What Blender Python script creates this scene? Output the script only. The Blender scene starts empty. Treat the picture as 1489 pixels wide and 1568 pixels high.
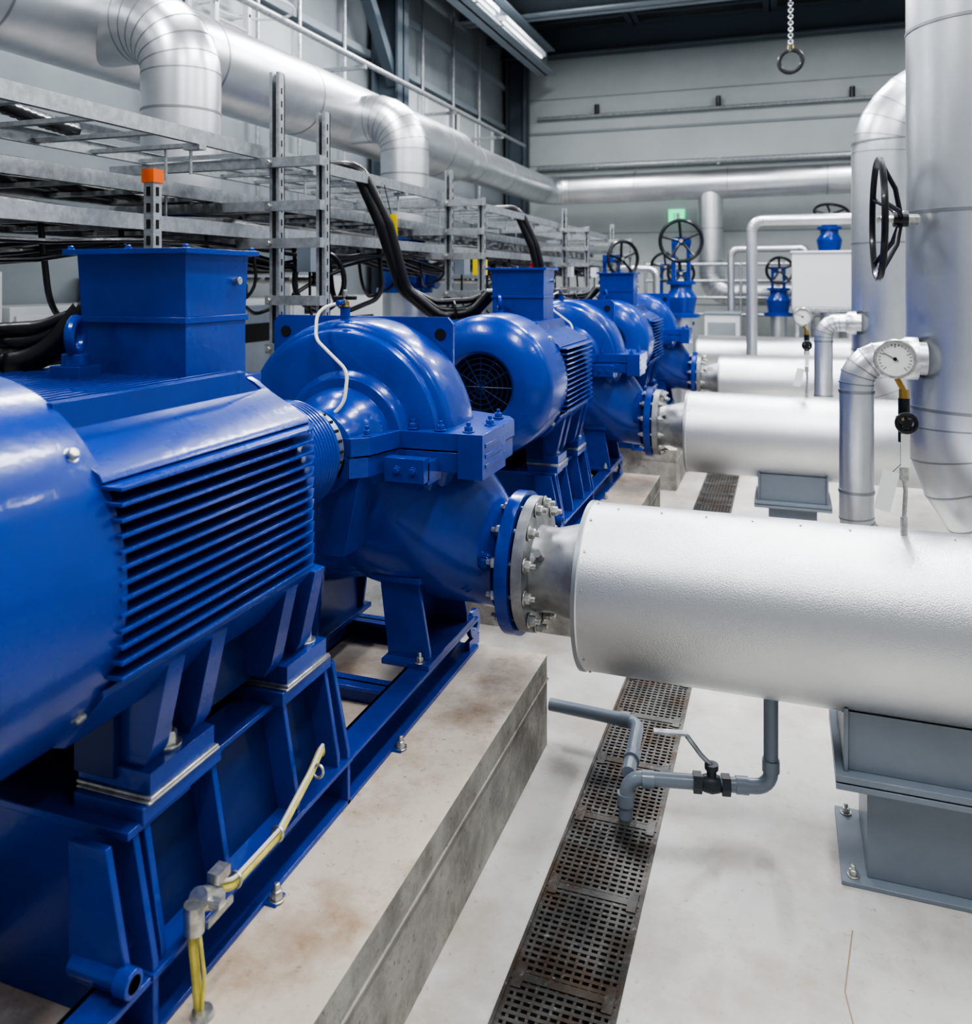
import bpy, bmesh, math, random
from mathutils import Vector, Matrix, Quaternion
random.seed(7)
PI=math.pi
SC=bpy.context.scene
COL=SC.collection
DY=2.82

# ------------------------------------------------------------------ materials
def mat(name, col, rough=.5, metal=0., coat=0., noise=0., nscale=8., col2=None, bump=0., bscale=60., rvar=0., emis=None, estr=0., stain=None, stscale=2., stlo=.5, sthi=.7, speck=None, grime=None):
    m=bpy.data.materials.new(name); m.use_nodes=True
    nt=m.node_tree; b=nt.nodes['Principled BSDF']
    b.inputs['Base Color'].default_value=(*col,1); b.inputs['Roughness'].default_value=rough
    b.inputs['Metallic'].default_value=metal
    b.inputs['Coat Weight'].default_value=coat; b.inputs['Coat Roughness'].default_value=.1
    geo=nt.nodes.new('ShaderNodeNewGeometry')
    P=geo.outputs['Position']
    last=None
    if noise>0:
        n=nt.nodes.new('ShaderNodeTexNoise'); n.inputs['Scale'].default_value=nscale; n.inputs['Detail'].default_value=8; n.inputs['Roughness'].default_value=.62
        nt.links.new(P,n.inputs['Vector'])
        r=nt.nodes.new('ShaderNodeValToRGB'); r.color_ramp.elements[0].position=.38; r.color_ramp.elements[1].position=.62
        c2=col2 or tuple(c*(1-noise) for c in col)
        r.color_ramp.elements[0].color=(*c2,1); r.color_ramp.elements[1].color=(*col,1)
        nt.links.new(n.outputs['Fac'],r.inputs['Fac']); last=r.outputs['Color']
        if rvar>0:
            mr=nt.nodes.new('ShaderNodeMapRange'); mr.inputs['To Min'].default_value=rough+rvar; mr.inputs['To Max'].default_value=max(.03,rough-rvar)
            mr.inputs['From Min'].default_value=.3; mr.inputs['From Max'].default_value=.7
            nt.links.new(n.outputs['Fac'],mr.inputs['Value']); nt.links.new(mr.outputs['Result'],b.inputs['Roughness'])
    def layer(last,color,scale,lo,hi,strength,rg=.7):
        n=nt.nodes.new('ShaderNodeTexNoise'); n.inputs['Scale'].default_value=scale; n.inputs['Detail'].default_value=10; n.inputs['Roughness'].default_value=rg
        nt.links.new(P,n.inputs['Vector'])
        r=nt.nodes.new('ShaderNodeValToRGB'); r.color_ramp.elements[0].position=lo; r.color_ramp.elements[1].position=hi
        r.color_ramp.elements[0].color=(0,0,0,1); r.color_ramp.elements[1].color=(strength,strength,strength,1)
        nt.links.new(n.outputs['Fac'],r.inputs['Fac'])
        mx=nt.nodes.new('ShaderNodeMix'); mx.data_type='RGBA'
        nt.links.new(r.outputs['Color'],mx.inputs['Factor'])
        if last is not None: nt.links.new(last,mx.inputs['A'])
        else: mx.inputs['A'].default_value=(*col,1)
        mx.inputs['B'].default_value=(*color,1); return mx.outputs['Result']
    if stain is not None: last=layer(last,stain,stscale,stlo,sthi,1.)
    if grime is not None: last=layer(last,grime,9,.55,.68,.75,.8)
    if speck is not None: last=layer(last,speck,45,.60,.68,.85)
    if last is not None: nt.links.new(last,b.inputs['Base Color'])
    if bump>0:
        n=nt.nodes.new('ShaderNodeTexNoise'); n.inputs['Scale'].default_value=bscale; n.inputs['Detail'].default_value=4
        nt.links.new(P,n.inputs['Vector'])
        bp=nt.nodes.new('ShaderNodeBump'); bp.inputs['Strength'].default_value=bump; bp.inputs['Distance'].default_value=.004
        nt.links.new(n.outputs['Fac'],bp.inputs['Height']); nt.links.new(bp.outputs['Normal'],b.inputs['Normal'])
        if coat>0: nt.links.new(bp.outputs['Normal'],b.inputs['Coat Normal'])
    if emis:
        b.inputs['Emission Color'].default_value=(*emis,1); b.inputs['Emission Strength'].default_value=estr
    return m

BLUE=mat('blue_enamel',(.003,.050,.37),.30,0,.4,.22,5,bump=.14,bscale=45,rvar=.06)
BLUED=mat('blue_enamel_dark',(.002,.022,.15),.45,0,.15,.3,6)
ALU=mat('aluminium_cladding',(.74,.755,.78),.36,.93,0,.14,3,bump=.07,bscale=14,rvar=.07)
ALUW=mat('painted_aluminium_cladding',(.72,.725,.735),.34,.92,0,.08,2.5,bump=.3,bscale=320,rvar=.05)
BAND=mat('cladding_band',(.38,.39,.41),.4,.9)
STEEL=mat('galvanised_steel',(.54,.56,.58),.42,.75,0,.3,30,rvar=.08)
PIPEG=mat('bare_pipe_steel',(.40,.41,.42),.42,.6,0,.3,12)
ZINC=mat('zinc_bolt',(.66,.66,.62),.35,.85,0,.3,60)
GREYP=mat('grey_paint',(.235,.27,.315),.42,0,.2,.12,4,bump=.05)
GREYPVC=mat('grey_plastic_pipe',(.25,.29,.34),.35,0,.2)
BLACK=mat('black_rubber',(.012,.012,.014),.38,0,.2,bump=.3,bscale=40)
BLKM=mat('black_metal',(.015,.017,.02),.35,.2,.3)
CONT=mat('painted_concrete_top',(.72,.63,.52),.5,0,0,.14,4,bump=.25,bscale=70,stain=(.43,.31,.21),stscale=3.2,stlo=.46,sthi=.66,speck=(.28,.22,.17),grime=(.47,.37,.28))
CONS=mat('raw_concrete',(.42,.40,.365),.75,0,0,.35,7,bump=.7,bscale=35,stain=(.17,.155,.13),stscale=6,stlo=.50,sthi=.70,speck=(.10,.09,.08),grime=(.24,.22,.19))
FLR=mat('floor_coating',(.66,.64,.61),.34,0,0,.10,2.2,bump=.10,bscale=25,rvar=.10,stain=(.46,.40,.33),stscale=1.9,stlo=.46,sthi=.68,speck=(.42,.36,.30),grime=(.52,.46,.39))
CRACK=mat('floor_crack',(.36,.28,.2),.8)
DRK=mat('hole_shade_and_black_parts',(.012,.012,.012),.8)  # near-black inlays paint the shade inside slots, holes and trench; also black parts
RUST=mat('weathered_steel_grating',(.17,.165,.155),.42,.5,0,.5,9,stain=(.10,.07,.05),stscale=6,stlo=.46,sthi=.62,bump=.4,bscale=90,speck=(.38,.37,.35))
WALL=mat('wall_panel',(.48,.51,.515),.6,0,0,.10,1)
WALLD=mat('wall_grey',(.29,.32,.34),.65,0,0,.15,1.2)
CEIL=mat('ceiling_dark',(.05,.065,.08),.7,0,0,.2,1)
BEAM=mat('steel_beam_paint',(.09,.115,.14),.5,0,0,.1,1)
BEAML=mat('steel_beam_light',(.32,.36,.40),.45,0,0,.1,1)
WHITE=mat('white_enamel',(.68,.70,.71),.35,0,.2)
YEL=mat('yellow_sheath',(.75,.66,.16),.4,0,0,.25,40)
YTAG=mat('yellow_plastic',(.85,.65,.02),.4)
ORG=mat('orange_plastic',(.85,.16,.02),.4)
REDP=mat('red_plastic',(.6,.03,.02),.4)
CREAM=mat('cream_hose',(.72,.66,.55),.4)
BRASS=mat('brass',(.45,.30,.10),.35,.9)
GREEN=mat('exit_green',(.0,.35,.12),.4,emis=(.05,.9,.4),estr=1.2)
DIAL=mat('dial_white',(.85,.85,.82),.4)
GLASS=mat('window_glass',(.7,.8,.85),.1,emis=(.8,.9,1),estr=1.0)
GLOW=mat('lamp_tube',(.9,.9,.9),.4,emis=(.92,.97,1),estr=2.0)

# ------------------------------------------------------------------ mesh builder
def frame(ax):
    a=Vector(ax).normalized()
    t=Vector((0,0,1)) if abs(a.z)<.9 else Vector((0,1,0))
    u=t.cross(a).normalized(); v=a.cross(u).normalized()
    return a,u,v
def fillet(pts,rad,n=8):
    pts=[Vector(p) for p in pts]; out=[pts[0]]
    for i in range(1,len(pts)-1):
        p=pts[i]; d0=(pts[i-1]-p); d1=(pts[i+1]-p)
        l=min(d0.length,d1.length)*.98; d0.normalize(); d1.normalize()
        ang=d0.angle(d1); 
        if ang>PI-.02: out.append(p); continue
        t=min(rad/math.tan(ang/2),l); R=t*math.tan(ang/2)
        c=p+(d0+d1).normalized()*(R/math.sin(ang/2))
        a=p+d0*t-c; b=p+d1*t-c
        tot=a.angle(b); axr=a.cross(b).normalized()
        for k in range(n+1):
            out.append(c+Quaternion(axr,tot*k/n)@a)
    out.append(pts[-1]); return out

class MB:
    def __init__(s): s.bm=bmesh.new(); s.mats=[]
    def mi(s,m):
        if m not in s.mats: s.mats.append(m)
        return s.mats.index(m)
    def face(s,vs,i):
        try:
            f=s.bm.faces.new(vs); f.material_index=i
        except ValueError: pass
    def hexa(s,c8,m):
        i=s.mi(m); v=[s.bm.verts.new(c) for c in c8]
        for f in ((0,3,2,1),(4,5,6,7),(0,1,5,4),(1,2,6,5),(2,3,7,6),(3,0,4,7)): s.face([v[k] for k in f],i)
    def bx(s,x0,x1,y0,y1,z0,z1,m):
        if x0>x1: x0,x1=x1,x0
        s.hexa([(x0,y0,z0),(x1,y0,z0),(x1,y1,z0),(x0,y1,z0),(x0,y0,z1),(x1,y0,z1),(x1,y1,z1),(x0,y1,z1)],m)
    def rbox(s,c,size,rot,m):
        R=rot if isinstance(rot,Matrix) else Matrix.Rotation(rot[1],3,rot[0])
        h=[x/2 for x in size]; c=Vector(c)
        s.hexa([c+R@Vector(p) for p in [(-h[0],-h[1],-h[2]),(h[0],-h[1],-h[2]),(h[0],h[1],-h[2]),(-h[0],h[1],-h[2]),(-h[0],-h[1],h[2]),(h[0],-h[1],h[2]),(h[0],h[1],h[2]),(-h[0],h[1],h[2])]],m)
    def beam(s,p0,p1,w,h,m):
        p0=Vector(p0);p1=Vector(p1);a,u,v=frame(p1-p0)
        s.hexa([p0-u*w/2-v*h/2,p0+u*w/2-v*h/2,p0+u*w/2+v*h/2,p0-u*w/2+v*h/2,p1-u*w/2-v*h/2,p1+u*w/2-v*h/2,p1+u*w/2+v*h/2,p1-u*w/2+v*h/2],m)
    def prism(s,poly,plane,a0,a1,m):
        i=s.mi(m)
        def P(p,a):
            if plane=='xz': return (p[0],a,p[1])
            if plane=='xy': return (p[0],p[1],a)
            return (a,p[0],p[1])
        A=[s.bm.verts.new(P(p,a0)) for p in poly]; B=[s.bm.verts.new(P(p,a1)) for p in poly]
        s.face(A,i); s.face(B[::-1],i)
        n=len(poly)
        for k in range(n): s.face([A[k],A[(k+1)%n],B[(k+1)%n],B[k]],i)
    def lathe(s,prof,o,ax,m,seg=40,fn=None,close=False):
        i=s.mi(m); a,u,v=frame(ax); o=Vector(o); rings=[]
        for t,r in prof:
            if r<1e-6:
                p=o+a*t
                if fn: p=fn(p)
                rings.append([s.bm.verts.new(p)])
            else:
                ring=[]
                for k in range(seg):
                    th=2*PI*k/seg
                    p=o+a*t+(u*math.cos(th)+v*math.sin(th))*r
                    if fn: p=fn(p)
                    ring.append(s.bm.verts.new(p))
                rings.append(ring)
        pairs=list(zip(rings[:-1],rings[1:]))
        if close: pairs.append((rings[-1],rings[0]))
        for A,B in pairs:
            if len(A)==1 and len(B)==1: continue
            for k in range(seg):
                k2=(k+1)%seg
                if len(A)==1: s.face([A[0],B[k2],B[k]],i)
                elif len(B)==1: s.face([A[k],A[k2],B[0]],i)
                else: s.face([A[k],A[k2],B[k2],B[k]],i)
    def cyl(s,p0,p1,r,m,r1=None,seg=24):
        p0=Vector(p0);p1=Vector(p1);L=(p1-p0).length; r1=r if r1 is None else r1
        s.lathe([(0,0),(0,r),(L,r1),(L,0)],p0,p1-p0,m,seg)
    def torus(s,c,ax,R,r,m,seg=40,sec=10):
        s.lathe([(r*math.sin(2*PI*k/sec),R+r*math.cos(2*PI*k/sec)) for k in range(sec)],c,ax,m,seg,close=True)
    def tube(s,pts,r,m,seg=14,caps=True):
        i=s.mi(m); pts=[Vector(p) for p in pts]; n=len(pts)
        rs=r if isinstance(r,(list,tuple)) else [r]*n
        T=[]
        for k in range(n):
            d=(pts[min(k+1,n-1)]-pts[max(k-1,0)]); 
            if 0<k<n-1: d=(pts[k+1]-pts[k]).normalized()+(pts[k]-pts[k-1]).normalized()
            T.append(d.normalized())
        a,u,v=frame(T[0]); rings=[]
        for k in range(n):
            if k: 
                q=T[k-1].rotation_difference(T[k]); u=q@u; v=q@v
            rings.append([s.bm.verts.new(pts[k]+(u*math.cos(2*PI*j/seg)+v*math.sin(2*PI*j/seg))*rs[k]) for j in range(seg)])
        for A,B in zip(rings[:-1],rings[1:]):
            for j in range(seg): s.face([A[j],A[(j+1)%seg],B[(j+1)%seg],B[j]],i)
        if caps: s.face(rings[0][::-1],i); s.face(rings[-1],i)
    def bolt(s,p,ax,r,h,m,washer=True):
        a,u,v=frame(ax); p=Vector(p)
        if washer: s.lathe([(0,0),(0,r*1.5),(h*.2,r*1.5),(h*.2,0)],p,a,m,14)
        s.lathe([(h*.2,0),(h*.2,r*1.1),(h*.8,r*1.1),(h,r*.9),(h,0)],p,a,m,6)
    def stud(s,p,ax,r,h,m):
        s.bolt(p,ax,r,h,m); a=Vector(ax).normalized(); s.cyl(Vector(p)+a*h*.8,Vector(p)+a*h*1.6,r*.55,m,seg=10)
    def ring(s,c,ax,r,w,m,seg=48,th=.004):
        s.lathe([(-w/2,r-.004),(-w/2,r+th),(w/2,r+th),(w/2,r-.004)],c,ax,m,seg,close=True)
    def wheel(s,c,ax,R,m,hub=.05,dish=.06,r=.012,spokes=4,off=.4):
        a,u,v=frame(ax); c=Vector(c); s.torus(c,a,R,r,m,36,8)
        h=c-a*dish; s.cyl(h-a*hub*.5,h+a*hub*.5,hub*.6,m,seg=14)
        for k in range(spokes):
            th=2*PI*k/spokes+off; d=u*math.cos(th)+v*math.sin(th)
            s.tube([h+d*hub*.3,h+d*R*.5+a*dish*.25,c+d*R],r*.75,m,8)
    def done(s,name,origin=(0,0,0),off=(0,0,0),bevel=0,angle=35,parent=None):
        o=Vector(origin)
        for v in s.bm.verts: v.co-=o
        bmesh.ops.recalc_face_normals(s.bm,faces=s.bm.faces)
        me=bpy.data.meshes.new(name); s.bm.to_mesh(me); s.bm.free()
        for m in s.mats: me.materials.append(m)
        me.polygons.foreach_set('use_smooth',[True]*len(me.polygons))
        me.set_sharp_from_angle(angle=math.radians(angle))
        ob=bpy.data.objects.new(name,me); ob.location=o+Vector(off); COL.objects.link(ob)
        if bevel:
            b=ob.modifiers.new('bevel','BEVEL'); b.width=bevel; b.segments=2; b.limit_method='ANGLE'; b.angle_limit=math.radians(50)
        if parent: ob.parent=parent
        return ob
def dup(ob,name,off):
    o=bpy.data.objects.new(name,ob.data); o.location=ob.location+Vector(off); COL.objects.link(o)
    for md in ob.modifiers:
        b=o.modifiers.new('bevel','BEVEL'); b.width=md.width; b.segments=md.segments; b.limit_method='ANGLE'; b.angle_limit=md.angle_limit
    return o

# ------------------------------------------------------------------ room shell
YB=14.2; XL=-4.6; XR=4.6; ZC=7.2
m=MB()
m.bx(XL,-.60,-2.5,YB,-.2,0,FLR); m.bx(-.34,XR,-2.5,YB,-.2,0,FLR)
m.bx(-.60,-.34,-2.5,YB,-.2,-.13,DRK)
pts=[(.16,2.25),(.13,2.05),(.15,1.9),(.125,1.7),(.14,1.5),(.125,1.2),(.14,.9)]
for a,b in zip(pts[:-1],pts[1:]): m.beam((a[0],a[1],0),(b[0],b[1],0),.0035,.0012,CRACK)
m.done('floor')

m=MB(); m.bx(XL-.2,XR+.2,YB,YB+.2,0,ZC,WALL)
for z in (1.2,2.4,3.6,4.75): m.bx(XL,XR,YB-.006,YB,z,z+.02,WALLD)
m.bx(XL,XR,YB-.03,YB,4.15,4.19,WALLD)
m.done('wall_back')
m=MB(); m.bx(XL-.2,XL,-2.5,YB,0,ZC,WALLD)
for z in (2.2,3.3,4.2,4.9): m.bx(XL,XL+.07,-2.5,YB,z,z+.08,BEAML)
m.done('wall_left')
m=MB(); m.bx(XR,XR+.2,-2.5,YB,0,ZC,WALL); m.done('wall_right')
m=MB(); m.bx(XL-.2,XR+.2,-2.5,YB+.2,ZC,ZC+.2,CEIL); m.done('ceiling')
k=1
for y in (3.2,5.6,9.6,11.6):
    m=MB(); z0,z1=(3.42,4.15)
    m.bx(XL,XL+.02,y,y+1.6,z0,z1,GLASS if y<4 else WALL)
    for a in (y,y+.8,y+1.57): m.bx(XL,XL+.05,a,a+.05,z0,z1,WHITE)
    for zz in (z0,z1-.05): m.bx(XL,XL+.05,y,y+1.62,zz,zz+.05,WHITE)
    m.done('window_%d'%k); k+=1

def ibeam(m,p0,p1,w,h,t,M):
    p0=Vector(p0);p1=Vector(p1)
    d=(p1-p0).normalized()
    up=Vector((0,0,1)) if abs(d.z)<.9 else Vector((1,0,0))
    for o in (-h/2+t/2,h/2-t/2): m.beam(p0+up*o,p1+up*o,w,t,M) if abs(d.z)<.9 else m.bx(p0.x+o-t/2,p0.x+o+t/2,p0.y-w/2,p0.y+w/2,p0.z,p1.z,M)
    if abs(d.z)<.9: m.beam(p0,p1,t,h,M)
    else: m.bx(p0.x-h/2,p0.x+h/2,p0.y-t/2,p0.y+t/2,p0.z,p1.z,M)
for j,y in enumerate((8.9,13.9)):
    m=MB(); ibeam(m,(-4.35,y,0),(-4.35,y,ZC),.3,.34,.03,BEAM); m.bx(-4.58,-4.14,y-.22,y+.22,0,.03,BEAM)
    if j==0: m.beam((-4.3,y,3.9),(-4.3,y-1.4,5.6),.12,.12,BEAM)
    m.done('steel_column' if j==0 else 'steel_column.001',(-4.35,y,0))
m=MB(); ibeam(m,(-3.75,-2,5.25),(-3.75,13.6,5.25),.3,.42,.03,BEAML)
for y in (1.0,5.0,9.0,13.0): m.bx(XL,-3.75,y,y+.2,5.46,5.6,BEAM)
m.done('crane_runway_beam',(-3.75,6,5.2))
m=MB()
for y in (8.2,10.4): m.bx(-3.52,-3.40,y,y+1.9,5.0,5.06,WHITE); m.cyl((-3.46,y+.03,4.985),(-3.46,y+1.87,4.985),.014,GLOW,seg=10); m.bx(-3.64,-3.46,y+.3,y+.34,5.03,5.04,STEEL); m.bx(-3.64,-3.46,y+1.5,y+1.54,5.03,5.04,STEEL)
m.done('linear_batten_lamps',(-3.46,10,5.0))
m=MB()
ibeam(m,(XL,13.85,5.62),(XR,13.85,5.62),.3,.45,.03,BEAM)
ibeam(m,(XL,11.9,5.68),(XR,11.9,5.68),.3,.42,.03,BEAML)
ibeam(m,(XL,9.6,6.2),(XR,9.6,6.2),.3,.42,.03,BEAM)
for x in (-2.3,-.2,1.6,3.4): ibeam(m,(x,4,5.95),(x,14,5.95),.2,.3,.02,BEAM if x!=1.6 else BEAML)
for y in (12.6,13.2): m.bx(XL,XR,y,y+.08,5.8,5.9,BEAM)
m.done('ceiling_steelwork',(0,12,5.6))
m=MB()
for y in (5.75,6.2): m.bx(-4.45,-4.40,y,y+.05,3.4,6.6,WHITE)
for k in range(11): m.cyl((-4.425,5.78,3.5+.28*k),(-4.425,6.22,3.5+.28*k),.014,WHITE,seg=8)
for z in (3.9,5.2,6.3): m.bx(XL,-4.4,5.76,5.79,z,z+.03,WHITE); m.bx(XL,-4.4,6.21,6.24,z,z+.03,WHITE); m.torus((-4.2,6.0,z),(0,0,1),.33,.012,WHITE,24,6)
m.done('wall_access_ladder',(-4.4,6,5))

# ------------------------------------------------------------------ luminaires
def lum(i,x,y,z,sx,sy,e):
    m=MB(); m.bx(x-sx/2-.05,x+sx/2+.05,y-sy/2-.05,y+sy/2+.05,z+.02,z+.12,WHITE)
    for q in (-.3,.3): m.cyl((x,y+q*sy,z+.1),(x,y+q*sy,ZC),.008,STEEL,seg=8)
    o=m.done('unseen_ceiling_lamp' if i==0 else 'unseen_ceiling_lamp.%03d'%i,(x,y,z))
    l=bpy.data.lights.new('lamp_light','AREA'); l.shape='RECTANGLE'; l.size=sx; l.size_y=sy; l.energy=e; l.color=(.96,.98,1)
    lo=bpy.data.objects.new('lamp_light',l); COL.objects.link(lo); lo.parent=o; lo.location=(0,0,0)
i=0
for x,y,e in ((-2.9,.8,78),(-2.9,4.2,88),(-2.9,7.4,88),(.3,.2,80),(.3,3.2,85),(.3,6.4,90),(2.9,1.2,50),(2.9,4.6,55),(2.9,8.5,75),(-.8,8.6,88),(1.3,10.4,100),(-2.7,10.4,100)):  # last two lamps added out of view to brighten the dark back area
    lum(i,x,y,4.95 if y<8 else (5.3 if y<10 else 5.55),.35,1.7,e); i+=1

w=bpy.data.worlds.new('World'); SC.world=w; w.use_nodes=True
w.node_tree.nodes['Background'].inputs['Color'].default_value=(.88,.94,1,1); w.node_tree.nodes['Background'].inputs['Strength'].default_value=.32

# ------------------------------------------------------------------ drain grating
m=MB()
gx0,gx1=-.592,-.348
m.bx(-.60,gx0,-.5,YB-.2,-.03,.003,RUST); m.bx(gx1,-.34,-.5,YB-.2,-.03,.003,RUST)
nb=11
for k in range(nb+1):
    x=gx0+(gx1-gx0)*k/nb; wd=.0036 if 0<k<nb else .010
    m.bx(x-wd,x+wd,-.5,YB-.2,-.022,-.002,RUST)
y=.6; c=0
while y<11.5:
    p=c%16==0
    wd=.005 if not p else .011
    m.bx(gx0,gx1,y-wd,y+wd,-.020,-.0015 if not p else .0,RUST)
    if p:
        for xx in (gx0+.006,gx1-.03): m.bx(xx,xx+.024,y-.035,y+.035,-.01,.002,RUST)
    y+=.0195 ; c+=1
m.done('drain_grating',(-.47,5,0))

# ------------------------------------------------------------------ plinths
def plinth(off,name,y0=.86):
    m=MB()
    X0,X1,y1,z=-1.71,-.77,2.80,.31
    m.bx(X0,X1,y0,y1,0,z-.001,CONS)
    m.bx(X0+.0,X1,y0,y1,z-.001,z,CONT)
    m.bx(X0-.004,X1+.005,y0-.004,y1+.004,z-.085,z-.080,CONS)
    return m.done(name,(-1.3,1.8,0),(0,off,0),bevel=.006)
plinth(0,'concrete_plinth',.62); plinth(DY,'concrete_plinth.001'); plinth(2*DY,'concrete_plinth.002')

# ------------------------------------------------------------------ base frame
def base():
    m=MB()
    y0,y1=.75,2.77
    for xa,xb,s in ((-1.09,-1.01,1),(-1.57,-1.49,-1)):
        web=xa if s>0 else xb-.012
        m.bx(web,web+.012,y0,y1,.31,.42,BLUE)
        m.bx(xa,xb,y0,y1,.408,.42,BLUE); m.bx(xa,xb,y0,y1,.31,.322,BLUE)
        m.lathe([(-.008,.024),(-.008,.05),(.008,.05),(.008,.024)],(xb-.02 if s>0 else xa+.02,y1+.0,.395),(1,0,0),BLUE,24,close=True)
        m.bx(xb-.03 if s>0 else xa+.01,xb-.012 if s>0 else xa+.028,y1-.06,y1+.04,.312,.35,BLUE)
    for y in (.78,1.95,2.26,2.7):
        m.bx(-1.5,-1.08,y,y+.07,.36,.372,BLUE); m.bx(-1.5,-1.08,y+.03,y+.042,.31,.372,BLUE)
    for s in (1,-1):
        def X(v): return -1.29+s*v
        def B(xa,xb,ya,yb,za,zb,M=BLUE): m.bx(X(xa),X(xb),ya,yb,za,zb,M)
        m.prism([(X(.215),.42),(X(.227),.42),(X(.180),.655),(X(.168),.655)],'xz',1.17,1.83,BLUED)
        B(.12,.285,1.15,1.85,.412,.424)
        for ya,yb in ((1.17,1.385),(1.60,1.81)):
            B(.09,.245,ya,yb,.655,.685)
            for y in (ya+.01,yb-.022):
                m.prism([(X(.17),.42),(X(.275),.42),(X(.275),.45),(X(.238),.655),(X(.12),.655)],'xz',y,y+.014,BLUE)
            B(.085,.25,ya+.01,yb-.01,.685,.690,ZINC)
            B(.08,.25,ya+.015,yb-.015,.690,.697,ZINC)
        B(.12,.215,1.17,1.83,.645,.657)
    for y in (1.155,1.83):
        m.prism([(-1.57,.31),(-1.01,.31),(-1.01,.44),(-1.055,.655),(-1.525,.655),(-1.57,.44)],'xz',y,y+.014,BLUE)
    m.bx(-1.54,-1.05,1.14,1.30,.645,.660,BLUE)
    m.prism([(-1.03,.42),(-1.02,.47),(-1.06,.655),(-1.14,.655),(-1.14,.42)],'xz',1.10,1.114,BLUE)
    m.cyl((-1.13,1.1,.45),(-1.0,1.1,.45),.016,BLUE,seg=16); m.cyl((-1.03,1.1,.45),(-1.0,1.1,.45),.022,BLUE,seg=16)
    for s in (1,-1):
        def X(v): return -1.29+s*v
        for y in (2.36,2.68):
            m.prism([(X(.13),.435),(X(.27),.435),(X(.27),.46),(X(.23),.68),(X(.10),.68)],'xz',y,y+.014,BLUE)
        m.bx(X(.12),X(.28),2.33,2.73,.42,.437,BLUE)
        m.prism([(2.37,.43),(2.69,.43),(2.66,.68),(2.40,.68)],'yz',X(.15)-.007,X(.15)+.007,BLUE)
        m.bx(X(.08),X(.245),2.34,2.70,.672,.69,BLUE)
        for y in (2.34,2.71): m.stud((X(.245),y,.437),(0,0,1),.011,.02,ZINC)
    for y in (1.5,2.1,.95):
        m.stud((-.995,y,.312),(0,0,1),.012,.022,ZINC); m.bx(-1.03,-.985,y-.02,y+.02,.308,.316,BLUE)
    return m
o=base().done('steel_base_frame',(-1.29,1.8,.31),bevel=.003)
dup(o,'steel_base_frame.001',(0,DY,0)); dup(o,'steel_base_frame.002',(0,2*DY,0))

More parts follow.
